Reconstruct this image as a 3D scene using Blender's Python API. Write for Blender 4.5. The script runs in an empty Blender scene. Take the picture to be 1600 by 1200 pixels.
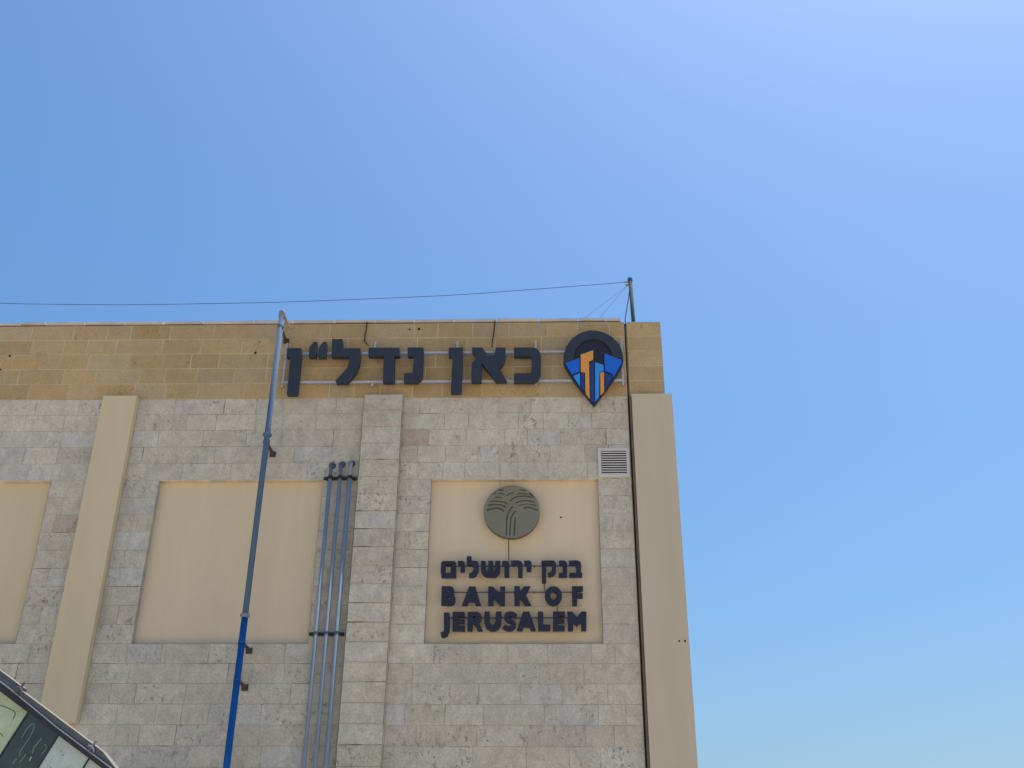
import bpy, bmesh, math, random
from mathutils import Vector, Matrix
R = math.radians
S = bpy.context.scene
COL = S.collection

# ------------------------------------------------------------------ camera, sky, sun, exposure
cam_d = bpy.data.cameras.new('camera'); cam = bpy.data.objects.new('camera', cam_d); COL.objects.link(cam)
cam_d.sensor_fit = 'HORIZONTAL'; cam_d.sensor_width = 36.0; cam_d.lens = 38.25; cam_d.clip_end = 3000
r_ = Vector((0.99964, 0.02585, 0.00652)).normalized(); w_ = Vector((-0.0259, 0.88398, 0.46681)).normalized()
r_ = (r_ - w_*r_.dot(w_)).normalized(); u_ = r_.cross(w_)
cam.matrix_world = Matrix(((r_.x, u_.x, -w_.x, 0), (r_.y, u_.y, -w_.y, -14.6), (r_.z, u_.z, -w_.z, 1.6), (0, 0, 0, 1)))
S.camera = cam

SUN_AZ, SUN_EL = R(52), R(72)            # azimuth clockwise from +Y (behind the building, to the right)
wd = bpy.data.worlds.new('World'); S.world = wd; wd.use_nodes = True
nt = wd.node_tree; nt.nodes.clear()
sky = nt.nodes.new('ShaderNodeTexSky'); sky.sky_type = 'NISHITA'; sky.sun_disc = False
sky.sun_elevation = SUN_EL; sky.sun_rotation = SUN_AZ
sky.altitude = 0; sky.air_density = 1.5; sky.dust_density = 2.5; sky.ozone_density = 10.0
bg = nt.nodes.new('ShaderNodeBackground'); bg.inputs[1].default_value = 0.114
ow = nt.nodes.new('ShaderNodeOutputWorld')
hs = nt.nodes.new('ShaderNodeHueSaturation'); hs.inputs['Saturation'].default_value = 1.14; hs.inputs['Hue'].default_value = 0.498
nt.links.new(sky.outputs[0], hs.inputs['Color']); nt.links.new(hs.outputs[0], bg.inputs[0]); nt.links.new(bg.outputs[0], ow.inputs[0])
sl = bpy.data.lights.new('sun', 'SUN'); sl.energy = 5.0; sl.angle = R(0.5); sl.color = (1, 0.92, 0.80)
so = bpy.data.objects.new('sun', sl); COL.objects.link(so); so.location = (20, 20, 40)
sv = Vector((math.sin(SUN_AZ)*math.cos(SUN_EL), math.cos(SUN_AZ)*math.cos(SUN_EL), math.sin(SUN_EL)))
so.rotation_euler = sv.to_track_quat('Z', 'Y').to_euler()
S.view_settings.view_transform = 'Standard'; S.view_settings.look = 'None'
S.view_settings.exposure = 0.40; S.view_settings.gamma = 1.0; S.view_settings.use_curve_mapping = False

# ------------------------------------------------------------------ helpers
class MB:
    """collects faces; build() links them as one mesh object (coordinates are world metres)"""
    def __init__(s): s.v = []; s.f = []; s.m = []; s.c = []
    def face(s, pts, mat=0, col=(1, 1, 1, 1)):
        i = len(s.v); s.v += [tuple(p) for p in pts]; s.f.append(tuple(range(i, i+len(pts)))); s.m.append(mat); s.c.append(col)
    def box(s, x0, x1, y0, y1, z0, z1, mat=0, col=(1, 1, 1, 1), skip=''):
        P = lambda a, b, c: (x1 if a else x0, y1 if b else y0, z1 if c else z0)
        for n, q in (('f', ((0,0,0),(1,0,0),(1,0,1),(0,0,1))), ('b', ((1,1,0),(0,1,0),(0,1,1),(1,1,1))), ('l', ((0,1,0),(0,0,0),(0,0,1),(0,1,1))),
                     ('r', ((1,0,0),(1,1,0),(1,1,1),(1,0,1))), ('t', ((0,0,1),(1,0,1),(1,1,1),(0,1,1))), ('d', ((0,1,0),(1,1,0),(1,0,0),(0,0,0)))):
            if n not in skip: s.face([P(*k) for k in q], mat, col)
    def obox(s, o, ax, ay, az, mat=0):
        """box from corner o along three edge vectors (right-handed)"""
        o, ax, ay, az = map(Vector, (o, ax, ay, az))
        p = [o, o+ax, o+ax+ay, o+ay]; t = [q+az for q in p]
        s.face([p[3], p[2], p[1], p[0]], mat); s.face(t, mat)
        for i in range(4): j = (i+1) % 4; s.face([p[i], p[j], t[j], t[i]], mat)
    def tube(s, pts, rad, n=12, mat=0, cap=True):
        pts = [Vector(p) for p in pts]; rr = rad if isinstance(rad, (list, tuple)) else [rad]*len(pts)
        ref = None; rings = []
        for k, p in enumerate(pts):
            d = (pts[min(k+1, len(pts)-1)] - pts[max(k-1, 0)]).normalized()
            if ref is None:
                ref = Vector((1, 0, 0)) if abs(d.x) < .8 else Vector((0, 1, 0))
            a = (ref - d*ref.dot(d)).normalized(); ref = a; b = d.cross(a)
            i = len(s.v)
            s.v += [tuple(p + (a*math.cos(2*math.pi*j/n) + b*math.sin(2*math.pi*j/n))*rr[k]) for j in range(n)]
            rings.append(i)
        for k in range(len(rings)-1):
            for j in range(n):
                a, b = rings[k], rings[k+1]; q = (j+1) % n
                s.f.append((a+j, a+q, b+q, b+j)); s.m.append(mat); s.c.append((1, 1, 1, 1))
        if cap:
            s.f.append(tuple(rings[0]+j for j in range(n))[::-1]); s.f.append(tuple(rings[-1]+j for j in range(n)))
            s.m += [mat, mat]; s.c += [(1, 1, 1, 1)]*2
    def build(s, name, mats, parent=None, smooth=False, bevel=0, attr=False):
        me = bpy.data.meshes.new(name)
        off = world_loc(parent) if parent else Vector((0, 0, 0))
        loc = Vector((0, 0, 0))
        if not parent:
            xs = [p[0] for p in s.v]; ys = [p[1] for p in s.v]; zs = [p[2] for p in s.v]
            loc = Vector(((min(xs)+max(xs))/2, (min(ys)+max(ys))/2, min(zs))); off = loc
        me.from_pydata([tuple(Vector(p)-off) for p in s.v], [], s.f)
        for m in (mats if isinstance(mats, (list, tuple)) else [mats]): me.materials.append(m)
        me.polygons.foreach_set('material_index', s.m)
        if attr:
            ca = me.color_attributes.new('stone', 'FLOAT_COLOR', 'CORNER')
            for p in me.polygons:
                for li in p.loop_indices: ca.data[li].color = s.c[p.index]
        if smooth:
            for p in me.polygons: p.use_smooth = len(p.vertices) == 4
        o = bpy.data.objects.new(name, me); COL.objects.link(o); o.location = loc
        if parent: o.parent = parent
        if bevel:
            b = o.modifiers.new('bevel', 'BEVEL'); b.width = bevel; b.segments = 2; b.limit_method = 'ANGLE'
        return o

def world_loc(o):
    p = Vector((0, 0, 0))
    while o: p = p + o.location; o = o.parent
    return p
def tag(o, label=None, cat=None, group=None, kind=None):
    if label: o['label'] = label
    if cat: o['category'] = cat
    if group: o['group'] = group
    if kind: o['kind'] = kind
    return o
def empty(name, loc, label, cat, group=None):
    o = bpy.data.objects.new(name, None); COL.objects.link(o); o.location = loc; o.empty_display_size = .2
    return tag(o, label, cat, group)

def plate(name, outlines, mat, parent, y_front, thick, bev=0.004, grow=None):
    """closed outlines (x, z) on a plane facing -Y, filled (inner ones are holes) and extruded back"""
    cu = bpy.data.curves.new('outline', 'CURVE'); cu.dimensions = '2D'; cu.fill_mode = 'BOTH'
    for ol in outlines:
        sp = cu.splines.new('POLY'); sp.points.add(len(ol)-1); sp.use_cyclic_u = True
        for i, (x, z) in enumerate(ol): sp.points[i].co = (x, z, 0, 1)
    cu.extrude = max(thick/2 - bev, .0005); cu.bevel_depth = bev; cu.bevel_resolution = 1; cu.offset = -bev if grow is None else grow
    t = bpy.data.objects.new('outline', cu); COL.objects.link(t)
    bpy.context.view_layer.update()
    me = bpy.data.meshes.new_from_object(t.evaluated_get(bpy.context.evaluated_depsgraph_get()))
    bpy.data.objects.remove(t); bpy.data.curves.remove(cu)
    off = world_loc(parent) if parent else Vector((0, 0, 0))
    me.transform(Matrix.Translation(Vector((0, y_front + thick/2, 0)) - off) @ Matrix.Rotation(R(90), 4, 'X'))
    me.name = name; me.materials.clear(); me.materials.append(mat)
    for p in me.polygons: p.use_smooth = False
    o = bpy.data.objects.new(name, me); COL.objects.link(o); o.parent = parent
    return o

# ------------------------------------------------------------------ materials
def mat(name, base, rough=.6, metal=0., noise=0., nscale=8., bump=0., bscale=60., spec=.4, streak=False):
    m = bpy.data.materials.new(name); m.use_nodes = True; t = m.node_tree; N = t.nodes; L = t.links
    b = N['Principled BSDF']; b.inputs['Roughness'].default_value = rough; b.inputs['Metallic'].default_value = metal
    b.inputs['Specular IOR Level'].default_value = spec
    tc = N.new('ShaderNodeTexCoord')
    geo = N.new('ShaderNodeNewGeometry')
    src = geo.outputs['Position']
    mp = N.new('ShaderNodeMapping'); L.new(src, mp.inputs[0])
    if streak: mp.inputs['Scale'].default_value = (3, 3, .35)
    nz = N.new('ShaderNodeTexNoise'); nz.inputs['Scale'].default_value = nscale; nz.inputs['Detail'].default_value = 6
    nz.inputs['Roughness'].default_value = .65; L.new(mp.outputs[0], nz.inputs['Vector'])
    mr = N.new('ShaderNodeMapRange'); mr.inputs[1].default_value = .25; mr.inputs[2].default_value = .75
    mr.inputs[3].default_value = 1-noise; mr.inputs[4].default_value = 1+noise; L.new(nz.outputs[0], mr.inputs[0])
    mu = N.new('ShaderNodeVectorMath'); mu.operation = 'SCALE'; mu.inputs[0].default_value = base[:3]; L.new(mr.outputs[0], mu.inputs['Scale'])
    L.new(mu.outputs[0], b.inputs['Base Color'])
    if bump:
        n2 = N.new('ShaderNodeTexNoise'); n2.inputs['Scale'].default_value = bscale; n2.inputs['Detail'].default_value = 4; L.new(src, n2.inputs['Vector'])
        bp = N.new('ShaderNodeBump'); bp.inputs['Strength'].default_value = bump; bp.inputs['Distance'].default_value = .01
        L.new(n2.outputs[0], bp.inputs['Height']); L.new(bp.outputs[0], b.inputs['Normal'])
    return m

def stone_mat(name, pit_col, pit_scale, mottling):
    """stone blocks: the block's own tone comes from its attribute; its alpha says how pitted it is"""
    m = bpy.data.materials.new(name); m.use_nodes = True; t = m.node_tree; N = t.nodes; L = t.links
    b = N['Principled BSDF']; b.inputs['Roughness'].default_value = .85; b.inputs['Specular IOR Level'].default_value = .2
    at = N.new('ShaderNodeAttribute'); at.attribute_name = 'stone'
    geo = N.new('ShaderNodeNewGeometry')
    def noise(scale, detail, rough, sc=(1, 1, 1), dist=0):
        mp = N.new('ShaderNodeMapping'); mp.inputs['Scale'].default_value = sc; L.new(geo.outputs['Position'], mp.inputs[0])
        n = N.new('ShaderNodeTexNoise'); n.inputs['Scale'].default_value = scale; n.inputs['Detail'].default_value = detail
        n.inputs['Roughness'].default_value = rough; n.inputs['Distortion'].default_value = dist; L.new(mp.outputs[0], n.inputs['Vector']); return n.outputs[0]
    def rng(x, a, b_, c, d):
        r = N.new('ShaderNodeMapRange'); r.interpolation_type = 'SMOOTHSTEP'
        for i, v in enumerate((a, b_, c, d)): r.inputs[i+1].default_value = v
        L.new(x, r.inputs[0]); return r.outputs[0]
    def math_(op, x, y):
        k = N.new('ShaderNodeMath'); k.operation = op
        for i, v in enumerate((x, y)):
            if isinstance(v, (int, float)): k.inputs[i].default_value = v
            else: L.new(v, k.inputs[i])
        return k.outputs[0]
    mott = rng(noise(6, 9, .75, (1, 1, .8), .5), .3, .7, 1-mottling, 1+mottling)
    fine = rng(noise(38, 5, .7), .28, .72, .84, 1.14)
    wash = rng(noise(.45, 3, .5, (1, 1, .6)), .3, .7, .93, 1.05)
    k = math_('MULTIPLY', math_('MULTIPLY', mott, fine), wash)
    sc = N.new('ShaderNodeVectorMath'); sc.operation = 'SCALE'; L.new(at.outputs['Color'], sc.inputs[0]); L.new(k, sc.inputs['Scale'])
    pit = rng(noise(pit_scale, 6, .72, (1, 1, .75), .6), .545, .625, 0, 1)
    patch = rng(noise(2.6, 3, .6), .38, .62, .0, 1)
    pf = math_('MULTIPLY', math_('MULTIPLY', pit, patch), at.outputs['Alpha'])
    rust = N.new('ShaderNodeMix'); rust.data_type = 'RGBA'
    L.new(pf, rust.inputs[0]); L.new(sc.outputs[0], rust.inputs[6]); rust.inputs[7].default_value = (*pit_col, 1)
    L.new(rust.outputs[2], b.inputs['Base Color'])
    h = math_('SUBTRACT', math_('MULTIPLY', noise(24, 8, .7), .7), pf)
    bp = N.new('ShaderNodeBump'); bp.inputs['Strength'].default_value = .55; bp.inputs['Distance'].default_value = .012
    L.new(h, bp.inputs['Height']); L.new(bp.outputs[0], b.inputs['Normal'])
    return m

def mortar_mat(name, light, dark, lo, hi, scale):
    m = bpy.data.materials.new(name); m.use_nodes = True; t = m.node_tree; N = t.nodes; L = t.links
    b = N['Principled BSDF']; b.inputs['Roughness'].default_value = .95; b.inputs['Specular IOR Level'].default_value = .1
    geo = N.new('ShaderNodeNewGeometry'); nz = N.new('ShaderNodeTexNoise'); nz.inputs['Scale'].default_value = scale; nz.inputs['Detail'].default_value = 4
    L.new(geo.outputs['Position'], nz.inputs['Vector'])
    mr = N.new('ShaderNodeMapRange'); mr.inputs[1].default_value = lo; mr.inputs[2].default_value = hi; L.new(nz.outputs[0], mr.inputs[0])
    mx = N.new('ShaderNodeMix'); mx.data_type = 'RGBA'; L.new(mr.outputs[0], mx.inputs[0])
    mx.inputs[6].default_value = (*light, 1); mx.inputs[7].default_value = (*dark, 1)
    L.new(mx.outputs[2], b.inputs['Base Color']); return m

M_stone = stone_mat('pale_limestone', (.19, .15, .11), 16, .16)
M_band = stone_mat('yellow_limestone', (.20, .14, .07), 11, .08)
M_mortar = mortar_mat('grey_mortar', (.47, .445, .39), (.09, .075, .06), .56, .66, 1.5)
M_mband = mortar_mat('yellow_mortar', (.54, .44, .27), (.42, .33, .19), .45, .65, 2)
M_stucco = mat('cream_stucco', (.635, .53, .38), .9, noise=.05, nscale=1.0, streak=True, bump=.25, bscale=90, spec=.1)
M_stucco2 = mat('buff_stucco', (.59, .505, .345), .9, noise=.05, nscale=1.0, streak=True, bump=.25, bscale=90, spec=.1)
M_stucco3 = mat('grey_stucco', (.52, .458, .35), .9, noise=.05, nscale=1.0, streak=True, bump=.25, bscale=90, spec=.1)
M_cope = mat('coping_stone', (.52, .48, .42), .85, noise=.2, nscale=3, bump=.3)
M_joint = mat('dark_joint', (.030, .024, .020), .9, noise=.4, nscale=3)
M_sealant = mat('brown_sealant', (.17, .125, .095), .8, noise=.25, nscale=4)
M_bead = mat('pale_bead', (.56, .49, .38), .9, noise=.35, nscale=5)
M_roof = mat('roof_membrane', (.45, .44, .42), .9, noise=.1)
M_letter = mat('navy_letter_paint', (.024, .030, .046), .5, noise=.10, nscale=3, spec=.45)
M_letter2 = mat('indigo_letter_paint', (.015, .017, .035), .5, noise=.12, nscale=4, spec=.4)
M_rail = mat('aluminium_rail', (.50, .50, .52), .4, .35, noise=.1)
M_brail = mat('bronze_rod', (.14, .105, .075), .6, .2, noise=.2)
M_black = mat('black_plate', (.016, .018, .030), .5)
M_slate = mat('slate_paint', (.027, .035, .050), .5, noise=.08)
M_blue = mat('blue_acrylic', (.015, .125, .60), .3, noise=.06, nscale=3, spec=.4)
M_sky = mat('light_blue_acrylic', (.04, .27, .75), .3, noise=.06, nscale=3, spec=.4)
M_orange = mat('orange_acrylic', (.66, .30, .055), .35, noise=.08, nscale=4, spec=.35)
M_navy = mat('navy_acrylic', (.022, .045, .20), .35, spec=.4)
M_disc = mat('greenish_bronze', (.195, .19, .145), .55, .15, noise=.12, nscale=3)
M_discd = mat('bronze_rim_groove_shade', (.135, .12, .085), .55, .3, noise=.15)  # brown of the rim; groove shade is put into this darker colour too
M_pipe = mat('faded_blue_paint', (.078, .135, .225), .85, spec=.15, noise=.14, nscale=5, streak=True)
M_pipe2 = mat('deep_blue_paint', (.004, .085, .30), .6, spec=.15, noise=.08, nscale=4)
M_pcap = mat('grey_pipe_metal', (.20, .23, .27), .75, .0, spec=.2, noise=.12)
M_steel = mat('rusty_dark_steel', (.085, .07, .062), .7, .2, noise=.3, nscale=14)
M_cond = mat('grey_blue_conduit', (.215, .27, .33), .75, .0, spec=.15, noise=.12, nscale=5, streak=True)
M_condd = mat('dark_conduit_fitting', (.085, .11, .15), .5, .2, noise=.2, nscale=9)
M_clamp = mat('black_clamp_steel', (.022, .026, .028), .55, .3, noise=.2)
M_mast = mat('weathered_mast_paint', (.055, .085, .10), .85, .0, spec=.1, noise=.18, nscale=8)
M_wire = mat('dark_wire', (.06, .10, .17), .8, spec=.1)
M_pale = mat('pale_cable', (.40, .34, .26), .8)
M_cable = mat('brown_cable', (.06, .042, .03), .7)
M_white = mat('off_white_vent_paint', (.55, .54, .51), .5, noise=.08, nscale=3)
M_hole = mat('hole_shade_cable_black', (.03, .024, .018), .95)  # shade inside holes and vent painted near-black; also the black cable's own colour
M_frame = mat('dark_canopy_frame', (.026, .028, .032), .5, .1, noise=.2, nscale=6)
M_flash = mat('canopy_flashing', (.12, .125, .13), .5, .4, noise=.25, nscale=8)
M_edge = mat('bright_metal_edge', (.27, .28, .27), .4, .3)
M_pane_g = mat('pale_green_pane', (.40, .48, .32), .14, noise=.22, nscale=4, spec=.5)
M_pane_d = mat('dark_glass_pane', (.045, .055, .050), .06, noise=.35, nscale=4, spec=.6)
M_pane_b = mat('pale_grey_pane', (.42, .50, .47), .14, noise=.2, nscale=5, spec=.5)
M_mark_d = mat('dark_mark', (.10, .12, .085), .7)
M_mark_l = mat('pale_mark', (.20, .23, .21), .6)
M_mark_y = mat('yellow_green_mark', (.34, .40, .20), .7)

# ------------------------------------------------------------------ outlines measured on the facade, metres (x, z)
TOP = [[[(-0.39, 9.833), (-0.111, 9.833), (-0.052, 9.815), (-0.012, 9.766), (0.009, 9.699), (0.004, 9.383), (-0.022, 9.31), (-0.067, 9.263), (-0.112, 9.249), (-0.387, 9.251),
   (-0.388, 9.386), (-0.163, 9.385), (-0.134, 9.395), (-0.123, 9.42), (-0.119, 9.648), (-0.13, 9.682), (-0.15, 9.693), (-0.389, 9.695)]],
 [[(-1.034, 9.838), (-0.879, 9.836), (-0.803, 9.7), (-0.688, 9.699), (-0.672, 9.835), (-0.531, 9.833), (-0.528, 9.687), (-0.544, 9.599), (-0.582, 9.53), (-0.639, 9.486),
   (-0.588, 9.416), (-0.509, 9.26), (-0.659, 9.257), (-0.874, 9.569), (-0.891, 9.558), (-0.886, 9.256), (-1.028, 9.257), (-1.029, 9.559), (-0.957, 9.654),
   (-1.029, 9.784)]],
 [[(-1.387, 9.84), (-1.181, 9.839), (-1.179, 9.613), (-1.184, 9.076), (-1.331, 9.077), (-1.323, 9.632), (-1.33, 9.68), (-1.343, 9.698), (-1.386, 9.701)]],
 [[(-2.018, 9.846), (-1.786, 9.844), (-1.775, 9.676), (-1.778, 9.381), (-1.797, 9.309), (-1.85, 9.258), (-2.046, 9.258), (-2.05, 9.398), (-1.937, 9.399), (-1.919, 9.412),
   (-1.917, 9.618), (-1.919, 9.67), (-1.936, 9.704), (-2.011, 9.706)]],
 [[(-2.617, 9.848), (-2.152, 9.844), (-2.142, 9.707), (-2.218, 9.706), (-2.201, 9.257), (-2.361, 9.258), (-2.375, 9.707), (-2.611, 9.711)]],
 [[(-3.191, 10.006), (-3.039, 10.005), (-3.011, 9.842), (-2.752, 9.839), (-2.743, 9.706), (-2.748, 9.573), (-2.776, 9.457), (-2.834, 9.358), (-2.906, 9.252),
   (-3.069, 9.253), (-3.079, 9.286), (-2.99, 9.4), (-2.925, 9.491), (-2.899, 9.59), (-2.906, 9.703), (-3.175, 9.706)]],
 [[(-3.464, 9.963), (-3.429, 9.954), (-3.428, 9.859), (-3.427, 9.704), (-3.522, 9.705), (-3.531, 9.849), (-3.504, 9.917)],
  [(-3.317, 9.962), (-3.28, 9.953), (-3.278, 9.827), (-3.28, 9.703), (-3.378, 9.704), (-3.385, 9.838), (-3.352, 9.921)]],
 [[(-3.874, 9.85), (-3.66, 9.848), (-3.651, 9.665), (-3.645, 9.061), (-3.795, 9.062), (-3.803, 9.636), (-3.811, 9.677), (-3.837, 9.703), (-3.864, 9.706)]]]
HEB = [[[(0.39, 6.494), (0.507, 6.496), (0.535, 6.48), (0.546, 6.449), (0.544, 6.319), (0.563, 6.317), (0.558, 6.266), (0.389, 6.266), (0.39, 6.316), (0.483, 6.319),
   (0.489, 6.428), (0.476, 6.442), (0.389, 6.442)]],
 [[(0.25, 6.494), (0.32, 6.496), (0.347, 6.477), (0.353, 6.442), (0.35, 6.266), (0.244, 6.266), (0.244, 6.315), (0.297, 6.316), (0.3, 6.421), (0.289, 6.439),
   (0.253, 6.441)]],
 [[(0.006, 6.495), (0.163, 6.497), (0.19, 6.481), (0.2, 6.453), (0.198, 6.346), (0.184, 6.304), (0.151, 6.28), (0.098, 6.27), (0.095, 6.318), (0.132, 6.328),
   (0.149, 6.359), (0.151, 6.436), (0.136, 6.444), (0.007, 6.444)],
  [(0.011, 6.423), (0.065, 6.423), (0.06, 6.187), (0.011, 6.187)]],
 [[(-0.233, 6.495), (-0.167, 6.497), (-0.146, 6.481), (-0.139, 6.453), (-0.145, 6.35), (-0.199, 6.35), (-0.203, 6.422), (-0.217, 6.438), (-0.233, 6.44)]],
 [[(-0.418, 6.496), (-0.321, 6.499), (-0.287, 6.486), (-0.267, 6.457), (-0.265, 6.416), (-0.266, 6.267), (-0.317, 6.267), (-0.321, 6.416), (-0.333, 6.439),
   (-0.418, 6.441)]],
 [[(-0.538, 6.493), (-0.481, 6.492), (-0.458, 6.475), (-0.447, 6.444), (-0.449, 6.268), (-0.508, 6.268), (-0.509, 6.423), (-0.521, 6.437), (-0.539, 6.437)]],
 [[(-0.837, 6.493), (-0.779, 6.493), (-0.772, 6.368), (-0.756, 6.332), (-0.736, 6.34), (-0.732, 6.382), (-0.732, 6.493), (-0.677, 6.493), (-0.674, 6.382), (-0.668, 6.34),
   (-0.65, 6.337), (-0.639, 6.368), (-0.635, 6.493), (-0.577, 6.493), (-0.575, 6.354), (-0.589, 6.306), (-0.631, 6.268), (-0.762, 6.268), (-0.805, 6.299),
   (-0.829, 6.348)]],
 [[(-1.035, 6.56), (-0.981, 6.56), (-0.977, 6.494), (-0.91, 6.493), (-0.886, 6.479), (-0.876, 6.445), (-0.878, 6.348), (-0.905, 6.289), (-0.944, 6.266), (-0.996, 6.265),
   (-0.999, 6.313), (-0.962, 6.324), (-0.937, 6.368), (-0.931, 6.424), (-0.942, 6.438), (-1.035, 6.438)]],
 [[(-1.158, 6.494), (-1.097, 6.494), (-1.073, 6.476), (-1.067, 6.438), (-1.068, 6.345), (-1.12, 6.345), (-1.123, 6.424), (-1.136, 6.44), (-1.155, 6.444)]],
 [[(-1.391, 6.474), (-1.369, 6.491), (-1.214, 6.491), (-1.194, 6.47), (-1.185, 6.262), (-1.378, 6.262), (-1.392, 6.335)],
  [(-1.334, 6.45), (-1.26, 6.45), (-1.249, 6.321), (-1.334, 6.321)]]]
BANK = [[[(-1.373, 6.129), (-1.251, 6.129), (-1.218, 6.114), (-1.206, 6.08), (-1.204, 6.042), (-1.212, 6.012), (-1.189, 5.978), (-1.183, 5.929), (-1.2, 5.888), (-1.236, 5.87),
   (-1.367, 5.87)],
  [(-1.306, 6.086), (-1.266, 6.086), (-1.265, 6.051), (-1.305, 6.051)], [(-1.304, 5.986), (-1.248, 5.986), (-1.247, 5.95), (-1.304, 5.951)]],
 [[(-0.994, 6.125), (-0.916, 6.125), (-0.834, 5.869), (-0.896, 5.869), (-0.91, 5.92), (-0.997, 5.92), (-1.016, 5.87), (-1.082, 5.87)],
  [(-0.958, 6.038), (-0.937, 5.988), (-0.973, 5.988)]],
 [[(-0.729, 6.124), (-0.67, 6.124), (-0.564, 6.011), (-0.563, 6.124), (-0.505, 6.124), (-0.506, 5.869), (-0.56, 5.869), (-0.662, 5.985), (-0.664, 5.869),
   (-0.725, 5.869)]],
 [[(-0.369, 6.128), (-0.304, 6.127), (-0.298, 6.048), (-0.235, 6.127), (-0.16, 6.127), (-0.22, 6.007), (-0.149, 5.869), (-0.225, 5.869), (-0.288, 5.964), (-0.304, 5.947),
   (-0.303, 5.869), (-0.366, 5.869)]],
 [[(0.275, 5.996), (0.272, 5.971), (0.265, 5.946), (0.255, 5.924), (0.24, 5.904), (0.223, 5.888), (0.203, 5.876), (0.182, 5.869), (0.16, 5.866), (0.138, 5.869),
   (0.117, 5.876), (0.098, 5.888), (0.081, 5.904), (0.067, 5.924), (0.057, 5.947), (0.05, 5.971), (0.049, 5.997), (0.051, 6.022), (0.058, 6.047), (0.068, 6.07),
   (0.082, 6.09), (0.1, 6.106), (0.12, 6.118), (0.141, 6.126), (0.163, 6.128), (0.185, 6.126), (0.207, 6.118), (0.226, 6.106), (0.243, 6.089), (0.257, 6.069),
   (0.267, 6.047), (0.273, 6.022)],
  [(0.21, 6.003), (0.207, 5.983), (0.2, 5.965), (0.189, 5.951), (0.176, 5.942), (0.161, 5.939), (0.146, 5.942), (0.133, 5.951), (0.122, 5.965), (0.116, 5.983),
   (0.114, 6.003), (0.116, 6.022), (0.123, 6.04), (0.134, 6.054), (0.148, 6.063), (0.162, 6.066), (0.177, 6.063), (0.191, 6.054), (0.201, 6.04), (0.208, 6.022)]],
 [[(0.423, 6.126), (0.566, 6.126), (0.565, 6.073), (0.489, 6.073), (0.488, 6.028), (0.561, 6.028), (0.559, 5.971), (0.486, 5.971), (0.48, 5.868), (0.422, 5.868)]]]
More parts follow.
